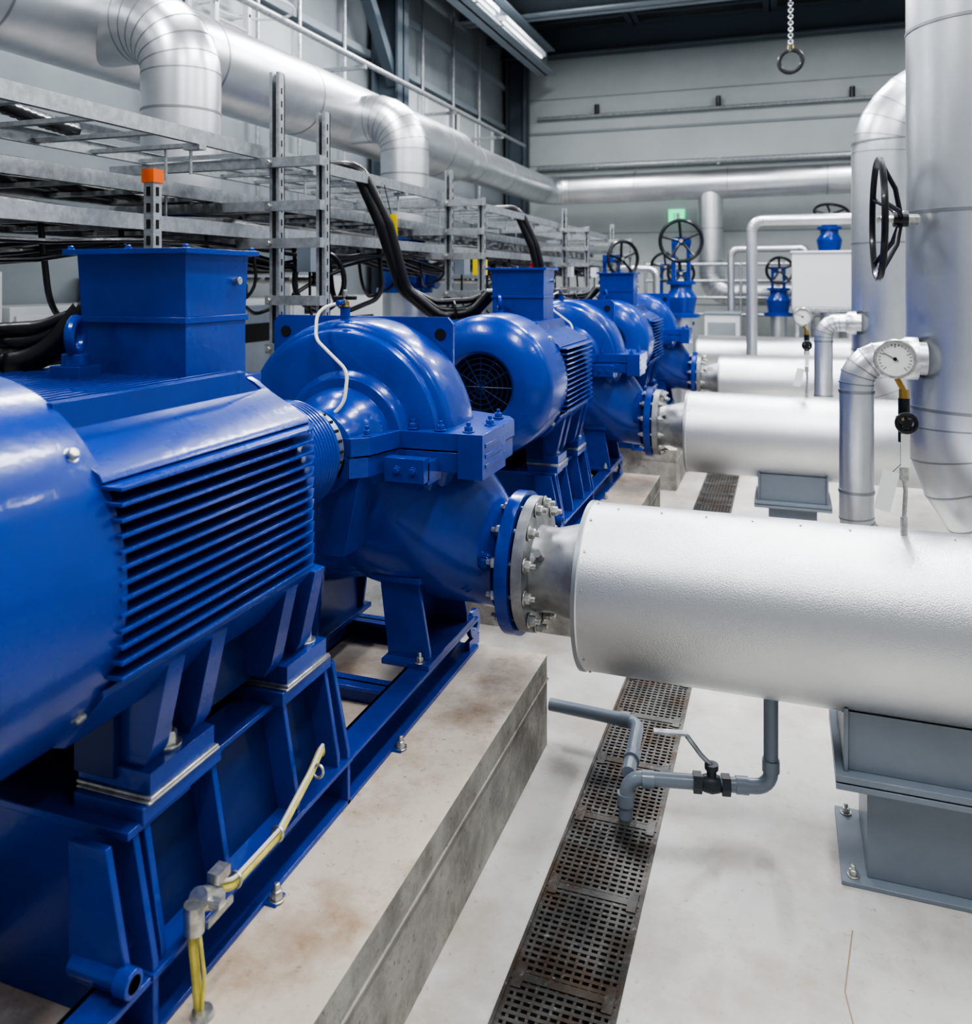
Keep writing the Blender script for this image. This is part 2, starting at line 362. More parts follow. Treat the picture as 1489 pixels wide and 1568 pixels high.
# ------------------------------------------------------------------ electric motor
def motor():
    m=MB(); ax,az=-1.29,1.12; O=(ax,0,az); Y=(0,1,0)
    m.lathe([(.80,0),(.80,.145),(.735,.150),(.72,.165),(.72,.205),(.735,.25),(.76,.297),(.785,.318),(.81,.325),(1.045,.327),(1.05,.322),(1.05,.24)],O,Y,BLUE,72)
    m.lathe([(.795,0),(.795,.147)],O,Y,DRK,40)
    for r in (.03,.055,.08,.105,.13): m.torus((ax,.745,az),Y,r,.003,BLUED,32,6)
    for k in range(6):
        t=k*PI/6; m.tube([(ax-.15*math.cos(t),.742,az-.15*math.sin(t)),(ax+.15*math.cos(t),.742,az+.15*math.sin(t))],.003,BLUED,6)
    for th in (40,-36,140,220):
        t=math.radians(th); d=Vector((math.cos(t),0,math.sin(t))); m.bolt(Vector((ax,1.01,az))+d*.324,d,.009,.012,ZINC)
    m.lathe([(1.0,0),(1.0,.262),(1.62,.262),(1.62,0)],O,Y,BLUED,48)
    for s in (1,-1):
        m.prism([(ax+s*.178,az+.236),(ax+s*.285,az+.178),(ax+s*.292,az+.165),(ax+s*.22,az+.12),(ax+s*.12,az+.18)],'xz',1.03,1.635,BLUE)
        z=.158
        while z>-.150:
            tip=min(.330,math.sqrt(.365**2-z*z))
            a=[(ax+s*.15,1.03),(ax+s*tip,1.03),(ax+s*tip,1.585),(ax+s*(tip-.035),1.65),(ax+s*.15,1.65)]
            m.prism(a,'xy',az+z-.0032,az+z+.0032,BLUE)
            z-=.0245
        m.prism([(ax+s*.10,az-.28),(ax+s*.215,az-.262),(ax+s*.295,az-.168),(ax+s*.292,az-.158),(ax+s*.15,az-.150)],'xz',1.03,1.635,BLUE)
        for ya,yb in ((1.17,1.385),(1.60,1.81)):
            m.bx(ax+s*.08,ax+s*.243,ya+.02,yb-.02,.697,.735,BLUE)
            for y in (ya+.03,yb-.065):
                yy=y if ya<1.5 else y-.06
                m.prism([(ax+s*.10,.73),(ax+s*.215,.73),(ax+s*.235,.76),(ax+s*.275,.93),(ax+s*.1,.95)],'xz',yy,yy+.045,BLUE)
            m.stud((ax+s*.205,ya+.105 if ya<1.5 else ya+.15,.735),(0,0,1),.019,.028,ZINC)
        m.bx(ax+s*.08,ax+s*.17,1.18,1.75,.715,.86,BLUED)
    x=-.35
    while x<.16:
        m.bx(ax+x-.003,ax+x+.003,1.04,1.60,az+.12,az+.275,BLUE); x+=.026
    m.bx(ax+.165,ax+.18,1.04,1.53,az+.20,az+.282,BLUE)
    m.prism([(1.53,az+.20),(1.53,az+.282),(1.60,az+.24),(1.60,az+.20)],'yz',ax+.165,ax+.18,BLUE)
    m.bx(ax-.26,ax+.12,1.44,1.70,az+.2,az+.262,BLUE)
    m.lathe([(1.60,0),(1.60,.275),(1.66,.272),(1.68,.25),(1.70,.20),(1.74,.18),(1.76,.15),(1.76,0)],O,Y,BLUE,48)
    m.lathe([(1.64,.24),(1.64,.285),(1.66,.285),(1.66,.24)],O,Y,BLUE,48,close=True)
    for k in range(8):
        t=PI/8+k*PI/4; m.bolt((ax+.255*math.cos(t),1.672,az+.255*math.sin(t)),Y,.01,.015,ZINC)
    X0,X1,Y0,Y1=-1.485,-1.20,1.47,1.68
    m.bx(X0,X1,Y0,Y1,1.37,1.508,BLUE); m.bx(X0-.008,X1+.004,Y0-.006,Y1+.006,1.508,1.522,BLUE)
    m.hexa([(X0,Y0,1.522),(X1,Y0,1.522),(X1,Y1,1.522),(X0,Y1,1.522),(X0-.006,Y0-.006,1.66),(X1+.004,Y0-.006,1.66),(X1+.004,Y1+.006,1.66),(X0-.006,Y1+.006,1.66)],BLUE)
    m.bx(X0-.03,X1+.022,Y0-.025,Y1+.025,1.658,1.670,BLUE)
    for x in (X0-.018,(X0+X1)/2,X1+.01):
        for y in (Y0-.012,Y1+.012): m.bolt((x,y,1.670),(0,0,1),.006,.008,BLUE)
    m.cyl((X1,1.635,1.60),(X1+.018,1.635,1.60),.009,ZINC,seg=12)
    for y in (1.53,1.60): m.cyl((X0-.05,y,1.53),(X0,y,1.53),.028,BLKM,seg=16)
    m.bx(-1.46,-1.38,1.36,1.42,1.35,1.42,BLUE); m.cyl((-1.42,1.39,1.42),(-1.42,1.39,1.445),.028,BLUE)
    m.torus((-1.42,1.39,1.482),(1,.5,0),.036,.011,BLUE,28,10)
    return m
o=motor().done('electric_motor',(-1.29,1.2,1.12),bevel=.0015)
dup(o,'electric_motor.001',(0,DY,0)); dup(o,'electric_motor.002',(0,2*DY,0))

# ------------------------------------------------------------------ split case pump
def pump():
    m=MB(); ax,az=-1.285,1.10; Y=(0,1,0); O=(ax-.045,0,az)
    prof=[(1.765,0),(1.765,.146)]; t=1.77
    while t<2.00: prof+=[(t,.146),(t+.004,.152),(t+.009,.152),(t+.012,.146)]; t+=.014
    prof+=[(2.015,.15),(2.02,0)]
    m.lathe(prof,(ax,0,az+.02),Y,BLUE,48)
    m.lathe([(2.0,0),(2.0,.115),(2.10,.115),(2.10,0)],(ax,0,az+.02),Y,ZINC,40)
    for k in range(24):
        t=k*PI/12; m.bx(ax+.115*math.cos(t)-.004,ax+.115*math.cos(t)+.004,2.04,2.09,az+.02+.115*math.sin(t)-.004,az+.02+.115*math.sin(t)+.004,DRK)
    cy=2.53
    def half(pr,c=2.53): return [(c-a,r) for a,r in pr]+[(c+a,r) for a,r in reversed(pr)]
    m.lathe(half([(.41,0),(.41,.105),(.40,.125),(.34,.13),(.31,.15),(.285,.165),(.24,.17),(.235,.20),(.225,.205),(.215,.22),(.18,.23)]),(ax,0,az),Y,BLUE,64)
    pr=[(.165,0),(.165,.20),(.150,.325),(.142,.340),(.130,.346),(.120,.348),(.116,.360),(.105,.370),(.085,.376),(.03,.379)]
    def up(p): 
        q=Vector(p)
        d=q.z-az
        if d<0: q.z=az+d*(1.2)
        return q
    m.lathe(half(pr,2.485),O,Y,BLUE,96,fn=up)
    m.lathe([(2.40,.18),(2.42,.30),(2.50,.335),(2.62,.335),(2.70,.28),(2.72,0)],O,Y,BLUE,64)
    P0,P1,py=-1.735,-1.04,2.60
    m.prism([(P0,1.2),(P1,1.2),(P1,1.455),(P1-.02,1.478),(P0+.02,1.478),(P0,1.455)],'xz',py,py+.018,BLUE)
    for x in (P0+.05,P1-.045): m.cyl((x,py-.003,1.42),(x,py+.021,1.42),.02,DRK,seg=18)
    for s in (1,-1):
        pts=[];rs=[]
        data=[(.0,.93,.29),(.14,.86,.275),(.25,.79,.24),(.33,.745,.20),(.39,.715,.165),(.44,.70,.15),(.49,.70,.15)]
        for k,(dx,z,r) in enumerate(data): pts.append((ax+s*dx,2.53+.05*min(1,dx/.4),z)); rs.append(r)
        m.tube(pts,rs,BLUE,48)
        fx=ax+s*.47
        m.lathe([(0,0),(0,.222),(.04,.222),(.04,0)],(fx,2.58,.70),(s,0,0),BLUE,56)
        m.lathe([(0,.0),(0,.165),(.01,.15)],(fx-s*.03,2.58,.70),(s,0,0),BLUE,40)
    for z0,z1,g in ((1.098,1.150,0.),(1.035,1.093,.006)):
        poly=[(-1.76,2.40),(-1.73,2.36),(-1.50,2.30),(-1.46,2.16),(-1.42,2.12),(-1.16,2.12),(-1.12,2.16),(-1.09,2.29),(-.85,2.30),(-.825,2.33),(-.825,2.60),(-.86,2.66),(-1.08,2.76),(-1.12,2.9),(-1.46,2.9),(-1.5,2.76),(-1.76,2.70)]
        poly=[(x-g if x>-1.28 else x+g,y) for x,y in poly]
        m.prism(poly,'xy',z0,z1,BLUE)
    m.bx(-.90,-.822,2.285,2.50,1.02,1.152,BLUE)
    for z in (1.05,1.08,1.11): m.bx(-.824,-.8195,2.31,2.47,z,z+.012,BLUE)
    m.bx(-1.09,-.965,2.22,2.32,1.01,1.075,BLUE); m.bx(-1.09,-.965,2.19,2.23,1.02,1.09,BLUE)
    for x in (-1.05,-1.0): m.bolt((x,2.19,1.055),(0,-1,0),.009,.01,BLUE)
    for x,y in ((-1.7,2.40),(-1.62,2.36),(-1.54,2.34),(-1.06,2.325),(-.97,2.325),(-.88,2.325),(-.86,2.46),(-.88,2.60),(-1.7,2.68)):
        m.stud((x,y,1.152),(0,0,1),.012,.018,BLUE)
    for x in (-1.44,-1.14):
        for y in (2.18,2.26,2.84): m.stud((x,y,1.15),(0,0,1),.011,.018,BLUE)
    m.prism([(-1.42,1.03),(-1.15,1.03),(-1.2,.8),(-1.38,.8)],'xz',2.15,2.33,BLUE)
    m.cyl((ax,2.05,az),(ax,2.15,az),.05,ZINC)
    for p in ((-.99,2.40,.80),(-.93,2.44,.66),(-.86,2.42,.74)):
        m.cyl((p[0],p[1]+.06,p[2]),(p[0],p[1]-.01,p[2]),.026,BLUE,seg=20); m.bolt((p[0],p[1]-.01,p[2]),(0,-1,0),.014,.016,BLUE)
    m.cyl((ax-.06,2.42,1.44),(ax-.06,2.42,1.52),.016,BLUE); m.bolt((ax-.06,2.42,1.515),(0,0,1),.014,.02,BRASS)
    m.cyl((ax-.06,2.42,1.53),(ax-.06,2.42,1.57),.007,ZINC,seg=10); m.cyl((ax-.1,2.42,1.545),(ax-.02,2.42,1.545),.007,BLKM,seg=10); m.cyl((ax-.06,2.37,1.53),(ax-.06,2.42,1.53),.008,BLUE,seg=10)
    h=fillet([(ax-.06,2.39,1.53),(ax-.105,2.32,1.51),(ax-.08,2.27,1.42),(ax+.06,2.22,1.33),(ax+.07,2.18,1.24),(ax+.01,2.13,1.17)],.07,6)
    m.tube(h,.0055,CREAM,8)
    for s in (1,-1):
        fx=ax+s*.47
        m.lathe([(0,0),(0,.17),(.008,.17),(.008,0)],(fx+s*.04,2.58,.70),(s,0,0),DRK,40)
        m.lathe([(0,0),(0,.208),(.034,.208),(.036,.0)],(fx+s*.048,2.58,.70),(s,0,0),PIPEG,56)
        for k in range(12):
            t=2*PI*(k+.5)/12; p=Vector((fx,2.58+.187*math.cos(t),.70+.187*math.sin(t)))
            m.stud(p,(-s,0,0),.015,.022,ZINC); m.stud(p+Vector((s*.084,0,0)),(s,0,0),.015,.022,ZINC)
            m.cyl(p,p+Vector((s*.09,0,0)),.009,ZINC,seg=8)
    return m
o=pump().done('split_case_pump',(-1.285,2.53,1.0),bevel=.002,angle=30)
dup(o,'split_case_pump.001',(0,DY,0)); dup(o,'split_case_pump.002',(0,2*DY,0))

# ------------------------------------------------------------------ insulated pipes
def clad(m,path,r,M=ALU,rings=(),seg=48,gores=None,fr=.4,n=7):
    pts=fillet(path,fr,n); m.tube(pts,r,M,seg)
    for c,ax in rings: m.ring(c,ax,r,.012,BAND,seg,.003)
    for k in range(1,len(pts)-1):
        a=(pts[k]-pts[k-1]).normalized(); b=(pts[k+1]-pts[k]).normalized()
        m.ring(pts[k],a+b,r,.006,BAND,seg,.002)

for k in range(4):
    yo=k*DY; yc=2.58+yo; m=MB()
    if k<3:
        m.lathe([(-.765,0),(-.765,.15),(-.73,.132),(-.68,.128),(-.60,.150),(-.55,.165),(-.55,0)],(0,yc,.685),(1,0,0),PIPEG,48)
        m.cyl((-.70,yc-.11,.755),(-.70,yc-.15,.78),.012,PIPEG)
    x0=-.575 if k<3 else -1.04; x1=3.3
    L=x1-x0
    m.lathe([(0,0),(0,.243),(.004,.252),(.014,.252),(.018,.249),(L,.249),(L,0)],(x0,yc,.655),(1,0,0),ALUW,80)
    m.ring((x0+.008,yc,.655),(1,0,0),.250,.012,BAND,80,.003)
    for j in range(14):
        t=j*2*PI/14+.2; d=Vector((0,math.cos(t),math.sin(t))); m.cyl(Vector((x0+.03,yc,.655))+d*.246,Vector((x0+.03,yc,.655))+d*.2525,.004,ZINC,seg=8)
    j=x0+.1
    while j<1.2:
        t=math.radians(97); m.cyl((j,yc+.248*math.cos(t),.655+.248*math.sin(t)),(j,yc+.2525*math.cos(t),.655+.2525*math.sin(t)),.003,ZINC,seg=6); j+=.13
    for xx in (.92,1.9): m.ring((xx,yc,.655),(1,0,0),.249,.02,BAND,80,.002)
    m.done('insulated_discharge_pipe' if k==0 else 'insulated_discharge_pipe.%03d'%k,(1,yc,.655))
    if k<3:
        m=MB(); clad(m,[(-1.90,yc,.70),(-3.05,yc,.70),(-3.05,yc,0.0)],.21,fr=.3)
        m.lathe([(0,0),(0,.13),(.1,.13),(.1,0)],(-1.95,yc,.70),(1,0,0),PIPEG,32)
        m.done('insulated_suction_pipe' if k==0 else 'insulated_suction_pipe.%03d'%k,(-2.5,yc,.5))

def support(k,cx,hw):
    yc=2.58+k*DY; m=MB()
    N=12; top=[]
    for j in range(N+1):
        a=math.radians(-90-38+76*j/N); top.append((yc+.252*math.cos(a),.655+.252*math.sin(a)))
    m.prism([(yc-.155,.30)]+[(y,z) for y,z in top]+[(yc+.155,.30)],'yz',cx-hw+.012,cx+hw-.012,GREYP)
    for xa in (cx-hw,cx+hw-.012): m.prism([(yc-.165,.30),(yc-.17,.47)]+[(y,z) for y,z in top]+[(yc+.17,.47),(yc+.165,.30)],'yz',xa,xa+.012,GREYP)
    m.bx(cx-hw-.02,cx+hw+.02,yc-.19,yc+.19,.282,.300,GREYP); m.bx(cx-hw-.02,cx+hw+.02,yc-.19,yc+.19,.262,.278,GREYP)
    m.bx(cx-.135,cx+.135,yc-.135,yc+.135,.012,.262,GREYP)
    m.bx(cx-.20,cx+.20,yc-.17,yc+.17,0,.012,GREYP)
    for x in (cx-.17,cx+.17):
        for y in (yc-.14,yc+.14): m.stud((x,y,.012),(0,0,1),.011,.018,ZINC)
    m.done('pipe_support' if k==0 else 'pipe_support.%03d'%k,(cx,yc,.1),bevel=.003)
support(0,.345,.195); support(1,.05,.195); support(2,.05,.195); support(3,-.1,.195)

def riser(k):
    yo=k*DY; y=3.64+yo; m=MB(); zt=3.75 if k==0 else 2.9
    rings=[((.70,y,z),(0,0,1)) for z in (1.12,1.86,2.56)]
    clad(m,[(2.6,y,zt),(.70,y,zt),(.70,y,.64),(2.6,y,.64)],.25,ALU,rings,64,fr=.42)
    return m.done('insulated_riser_pipe' if k==0 else 'insulated_riser_pipe.001',(.7,y,1.5))
riser(0); riser(1)
def bypass(k):
    y=3.49+k*DY; m=MB()
    clad(m,[(.50,y,1.31),(.262,y,1.31),(.262,y,.60),(.50,y,.60)],.062,ALU,[((.262,y,z),(0,0,1)) for z in (.80,1.18)],28,fr=.10,n=5)
    m.lathe([(0,.062),(.03,.08),(.07,.08)],(.40,y,1.31),(1,0,0),ALU,28)
    m.done('bypass_pipe' if k==0 else 'bypass_pipe.001',(.3,y,1))
bypass(0); bypass(1)
m=MB(); m.wheel((.335,3.46,1.83),(-1,0,0),.225,BLKM,hub=.05,dish=.075,r=.012,spokes=5,off=.2)
m.cyl((.40,3.46,1.83),(.47,3.50,1.83),.02,ZINC); m.cyl((.33,3.46,1.83),(.43,3.46,1.83),.014,ZINC)
m.done('valve_handwheel',(.335,3.46,1.83))

def gauge(x,y,z0,zg,name,face=(-.12,-1,0)):
    m=MB(); a=Vector(face).normalized()
    m.cyl((x,y,z0),(x,y,z0+.05),.009,ZINC,seg=12)
    m.tube([(x,y,z0+.04),(x+.004,y,z0+.12),(x,y,z0+.16)],.006,ZINC,8)
    m.cyl((x,y,z0+.15),(x,y,z0+.185),.012,ZINC,seg=6); m.cyl((x,y,z0+.19),(x,y,z0+.26),.009,ZINC,seg=12)
    zv=z0+.315
    m.cyl((x,y,zv-.06),(x,y,zv+.06),.015,BLKM,seg=14); m.cyl((x,y,zv),(x,y-.045,zv),.010,BRASS,seg=10)
    m.wheel((x,y-.055,zv),(0,-1,0),.024,BLKM,hub=.02,dish=0,r=.006,spokes=5); m.cyl((x-.02,y,zv),(x+.02,y,zv),.012,BLKM,seg=12)
    m.cyl((x,y,zv+.055),(x,y,zv+.085),.013,BRASS,seg=6)
    gx=x-.022
    c=Vector((gx,y,zg)); m.cyl((x,y,zv+.08),(gx,y,zg-.045),.008,BRASS,seg=10)
    m.lathe([(-.03,0),(-.03,.047),(.005,.05),(.012,.055),(.016,.052),(.016,.047),(.008,.046)],c,a,ZINC,36)
    m.lathe([(.008,.0),(.008,.0465)],c,a,DIAL,36)
    _,u,v=frame(a)
    for k in range(21):
        th=math.radians(-45+270*k/20); d=u*math.cos(th)+v*math.sin(th); L=.011 if k%5==0 else .006
        m.beam(c+a*.0088+d*(.042-L),c+a*.0088+d*.042,.0018,.0006,BLKM)
    th=math.radians(150); d=u*math.cos(th)+v*math.sin(th); m.beam(c+a*.0095-d*.01,c+a*.0095+d*.034,.0032,.0008,BLKM); m.cyl(c+a*.008,c+a*.012,.005,BLKM,seg=10)
    m.rbox((x-.045,y-.015,z0+.12),(.042,.0015,.11),('Y',.22),DIAL); m.tube([(x-.03,y-.012,z0+.172),(x-.004,y-.01,z0+.2)],.001,BLKM,5)
    m.rbox((x+.001,y-.02,z0+.235),(.022,.003,.09),('Y',0.),DIAL)
    m.done(name,(x,y,z0))
gauge(.312,2.56,.902,1.385,'pressure_gauge'); gauge(.13,5.38,.902,1.385,'pressure_gauge.001')

m=MB(); r=.021
m.tube(fillet([(-.035,2.58,.409),(-.035,2.58,.125),(-.44,2.50,.12),(-.445,2.50,-.01)],.045,6),r,GREYPVC,18)
m.tube(fillet([(-.765,2.82,.13),(-.455,2.80,.13),(-.44,2.52,.12)],.045,6),r,GREYPVC,18)
for c,a in (((-.445,2.50,.055),(0,0,1)),((-.035,2.58,.19),(0,0,1)),((-.115,2.565,.124),(1,.2,0)),((-.38,2.51,.12),(1,.2,0)),((-.5,2.805,.13),(1,0,0)),((-.442,2.6,.125),(0,1,0))):
    m.ring(c,a,r,.035,GREYPVC,20,.004)
vx=-.20; vy=2.547
VG=mat('dark_grey_valve',(.05,.06,.07),.4)
m.cyl((vx-.052,vy-.01,.122),(vx-.028,vy-.005,.122),.030,VG,seg=6); m.cyl((vx+.028,vy+.005,.122),(vx+.052,vy+.01,.122),.030,VG,seg=6); m.lathe([(-.03,.02),(-.02,.024),(0,.028),(.02,.024),(.03,.02)],(vx,vy,.122),(1,.2,0),VG,18)
m.cyl((vx,vy,.13),(vx,vy,.168),.014,VG,seg=12); m.cyl((vx,vy,.165),(vx,vy,.18),.02,VG,seg=12)
m.tube([(vx,vy,.175),(vx-.03,vy,.20),(vx-.07,vy-.01,.255)],.0075,STEEL,8); m.rbox((vx-.115,vy-.02,.262),(.10,.022,.007),('Z',.2),STEEL)
m.done('drain_pipe_with_valve',(-.3,2.6,.1))

m=MB(); X=-.992
def yc_(dx,dz):
    return fillet([(X-.05+dx,1.76,.47),(X-.015+dx,1.70,.52+dz),(X+dx,1.63,.505+dz),(X+.012+dx,1.48,.46+dz),(X+.012+dx,1.33,.46+dz),(X+dx,1.25,.50+dz),(X+.01+dx,1.22,.44),(X+.02+dx,1.225,.315)],.05,5)
m.tube(yc_(0,0),.0085,YEL,10); m.tube(yc_(.004,.014),.004,CREAM,8)
for y,z in ((1.64,.505),(1.48,.465),(1.34,.465)): m.torus((X+.012,y,z),(0,1,-.2),.013,.0035,ZINC,18,6)
m.cyl((X+.01,1.285,.47),(X+.01,1.235,.50),.020,ZINC,seg=16); m.cyl((X+.01,1.225,.50),(X+.01,1.225,.45),.018,ZINC,seg=16); m.bx(X-.002,X+.024,1.275,1.31,.50,.518,ZINC)
m.cyl((X+.01,1.25,.49),(X+.05,1.25,.49),.010,ZINC,seg=12); m.bx(X+.047,X+.052,1.21,1.28,.475,.487,ZINC)
for k in range(2): m.tube([(X+.012+.012*k,1.222,.45),(X+.022+.012*k,1.222,.38),(X+.016+.012*k,1.222,.315)],.0035,YEL,8)
m.lathe([(0,0),(0,.022),(.01,.018),(.012,0)],(X+.03,1.222,.31),(0,0,1),ZINC,16)
m.done('yellow_cable_conduit',(X,1.5,.5))

# ------------------------------------------------------------------ overhead pipe on left + risers
m=MB()
rings=[((-3.7,y,3.07),(0,1,0)) for y in (1.8,3.0,4.6,5.8,7.4,8.6,9.8,11.0)]
clad(m,[(-3.7,-1.5,3.07),(-3.7,9.2,3.07)],.30,ALU,[q for q in rings if q[0][1]<9])
m.tube([(-3.7,9.2,3.07),(-3.7,9.5,3.07)],[.30,.25],ALU,48)
clad(m,[(-3.7,9.5,3.07),(-3.7,13.3,3.07),(3.9,13.3,3.13)],.235,ALU,[q for q in rings if q[0][1]>9]+[((x,13.3,3.10),(1,0,0)) for x in (-2.2,-.8,.6,2)],48,fr=.45)
for y in (3.7,6.52):
    clad(m,[(-3.7,y,3.0),(-3.05,y,3.0),(-3.05,y,1.98)],.205,ALU,[((-3.05,y,2.5),(0,0,1))],40,fr=.3)
clad(m,[(-1.06,13.3,3.05),(-1.06,13.3,1.42),(.9,13.3,1.42),(.9,13.3,0)],.19,ALU,[((-1.06,13.3,z),(0,0,1)) for z in (2.4,1.9)],36,fr=.3)
m.done('overhead_insulated_pipe',(-3.7,6,3.07))
for j,y in enumerate((3.7,6.52)):
    m=MB()
    m.cyl((-3.05,y,0),(-3.05,y,1.50),.19,ALU,seg=40); m.ring((-3.05,y,.9),(0,0,1),.19,.02,BAND)
    for z in (1.50,1.94): m.cyl((-3.05,y,z),(-3.05,y,z+.04),.24,BLUE,seg=40)
    m.lathe([(0,0),(0,.17),(.08,.2),(.2,.21),(.32,.2),(.4,.17),(.4,0)],(-3.05,y,1.54),(0,0,1),BLUE,36)
    m.cyl((-3.05,y,1.66),(-2.74,y,1.60),.07,BLUE); m.cyl((-2.84,y,1.62),(-2.81,y,1.615),.12,BLUE); m.cyl((-2.74,y,1.60),(-2.2,y,1.60),.018,ZINC)
    m.wheel((-2.2,y,1.60),(.9,-.4,0),.15,BLKM,dish=.03,r=.014)
    for k in range(8):
        t=k*PI/4; m.stud((-3.05+.215*math.cos(t),y+.215*math.sin(t),1.98),(0,0,1),.013,.02,ZINC)
    m.done('gate_valve' if j==0 else 'gate_valve.001',(-3.05,y,1.7))

# ------------------------------------------------------------------ cable trays
def tray(name,x0,x1,y0,y1,z,rung=.25,h=.055,cables=0):
    m=MB()
    for x in (x0,x1):
        m.bx(x-.004,x+.004,y0,y1,z,z+h,STEEL); s=1 if x==x0 else -1
        m.bx(x,x+s*.018,y0,y1,z+h-.004,z+h,STEEL); m.bx(x,x+s*.018,y0,y1,z,z+.004,STEEL)
    y=y0+.1
    while y<y1: m.bx(x0,x1,y-.014,y+.014,z+.006,z+.022,STEEL); y+=rung
    for c in range(cables):
        xx=x0+.06+(x1-x0-.12)*c/max(1,cables-1); p=[]
        for k in range(int((y1-y0)/.4)+1):
            p.append((xx+random.uniform(-.025,.025),y0+k*.4,z+.035+random.uniform(0,.03)))
        m.tube(p,random.choice((.012,.018,.022)),BLACK,8)
    return m.done(name,((x0+x1)/2,(y0+y1)/2,z))
tray('cable_tray',-2.65,-2.06,.9,12.2,2.11,.28)
tray('cable_tray.001',-2.80,-2.25,.9,12.2,1.93,.32,cables=7)
tray('cable_tray.002',-2.78,-2.12,.9,12.2,1.78,.35,cables=13)

def frame_post(j,y,ytop):
    m=MB()
    for x,zt,wd in ((-2.0,ytop,.045),(-1.78,ytop-.18,.04)):
        zb=0.0
        m.bx(x-wd/2,x+wd/2,y+.036,y+.041,zb,zt,STEEL)
        for xx in (x-wd/2,x+wd/2-.005): m.bx(xx,xx+.005,y,y+.041,zb,zt,STEEL)
        for xx in (x-wd/2,x+wd/2-.013): m.bx(xx,xx+.013,y-.003,y+.002,zb,zt,STEEL)
        z=.4
        while z<zt-.05: m.bx(x-.006,x+.006,y+.034,y+.0365,z,z+.026,DRK); m.bx(x+wd/2-.001,x+wd/2+.0012,y+.015,y+.022,z,z+.026,DRK); z+=.055
        m.bx(x-.06,x+.06,y-.04,y+.08,0,.008,STEEL)
    for z in (2.068,1.888,1.735,1.5,1.3):
        xl=-2.83 if z>1.6 else -2.02
        m.bx(xl,-1.76,y-.04,y-.003,z,z+.04,STEEL); 
        m.bolt((-2.0,y-.041,z+.02),(0,-1,0),.01,.012,ZINC)
    m.done('strut_frame' if j==0 else 'strut_frame.%03d'%j,(-2,y,0))
for j,(y,zt) in enumerate(((3.0,2.47),(4.92,2.30),(7.9,2.30),(10.3,2.3))): frame_post(j,y,zt)
m=MB(); m.bx(-2.025,-1.985,2.27,2.31,0,1.93,STEEL); m.bx(-2.03,-1.98,2.265,2.315,1.93,1.975,ORG)
z=.4
while z<1.9: m.bx(-2.012,-1.998,2.267,2.271,z,z+.03,DRK); m.bx(-1.986,-1.983,2.283,2.295,z,z+.03,DRK); z+=.055
m.bx(-2.06,-1.95,2.23,2.35,0,.008,STEEL); m.done('strut_post',(-2,2.29,0))
m=MB(); m.rbox((-2.0,4.1,1.86),(.07,.006,.20),('Z',.3),YTAG); m.rbox((-2.0,4.094,1.86),(.02,.006,.12),('Z',.3),BLKM); m.tube([(-2.0,4.1,1.96),(-2.04,4.1,2.12)],.003,BLKM,6); m.done('yellow_warning_tag',(-2,4.1,1.86))

for k in range(3):
    m=MB()
    for j in range(5):
        dx=.03*(j%2)-.015; dz=.035*(j//2)+random.uniform(-.01,.01); yo=k*DY
        p=fillet([(-2.35+dx,.9+yo+.2,2.21),(-2.12+dx,1.12+yo,2.21+dz*.3),(-2.0+dx,1.2+yo+dx,1.9),(-1.94+dx+dz*.5,1.31+yo,1.56),(-1.78+dx,1.40+yo,1.41+dz),(-1.62,1.50+yo+dx,1.42+dz),(-1.535,1.53+yo+(j%2)*.07,1.53)],.14,6)
        m.tube(p,.031 if j<2 else .017,BLACK,12)
    m.torus((-1.70,1.455+k*DY,1.44),(.16,.09,.03),.055,.007,BLKM,20,6)
    m.done('motor_cable_bundle' if k==0 else 'motor_cable_bundle.%03d'%k,(-1.8,1.3+k*DY,1.6))
m=MB(); p=[(-2.2-.15*k/20,1.3+1.3*k/60,2.20+.01*math.sin(k*.1)) for k in range(60)]
m.tube(p,[.030 if k%2 else .024 for k in range(60)],BLKM,12); m.done('corrugated_conduit',(-2.2,1.3,2.19))
m=MB()
for k in range(10):
    x=-2.16-.055*k; y=1.0; p=[]
    ph=random.uniform(0,6); am=random.uniform(.03,.11)
    while y<11.8:
        p.append((x+.02*math.sin(y*2+ph),y,1.755-am*(.5-.5*math.cos((y-1.0)*PI*2/1.92+ph*.2))-random.uniform(0,.006))); y+=.2
    m.tube(p,random.choice((.009,.013,.018)),BLACK,8)
for k in range(14):
    y=1.5+k*.6+random.uniform(-.1,.1); x=-2.15-random.uniform(0,.5); d=random.uniform(.12,.32); L=random.uniform(.3,.6)
    m.tube(fillet([(x,y,1.80),(x+.02,y+.02,1.78-d),(x-.05,y+L/2,1.70-d),(x+.03,y+L,1.78-d),(x,y+L,1.80)],.12,5),random.choice((.007,.01,.014)),BLACK,8)
m.done('sagging_control_cables',(-2.3,5,1.7))
m=MB()
for y in (1.6,2.6,3.4,4.4,5.4,6.4,7.2,8.6):
    m.cyl((-2.10,y,2.0),(-2.10,y,2.16),.006,STEEL,seg=8); m.bx(-2.12,-2.045,y-.02,y+.02,2.09,2.108,STEEL)
    m.cyl((-2.3,y+.1,1.78),(-2.3,y+.1,2.12),.006,STEEL,seg=8)
for y,c in ((3.25,GREYP),(5.15,GREYP),(5.5,YTAG),(8.1,WHITE),(6.9,REDP),(9.3,WHITE)):
    m.bx(-2.05,-1.98,y,y+.11,1.64,1.75,c)
    m.tube(fillet([(-2.02,y+.06,1.64),(-2.02,y+.06,1.45),(-1.9,y+.2,1.25),(-1.9,y+.3,.9)],.08,4),.007,BLACK,6)
m.done('tray_fittings',(-2.1,5,1.9))

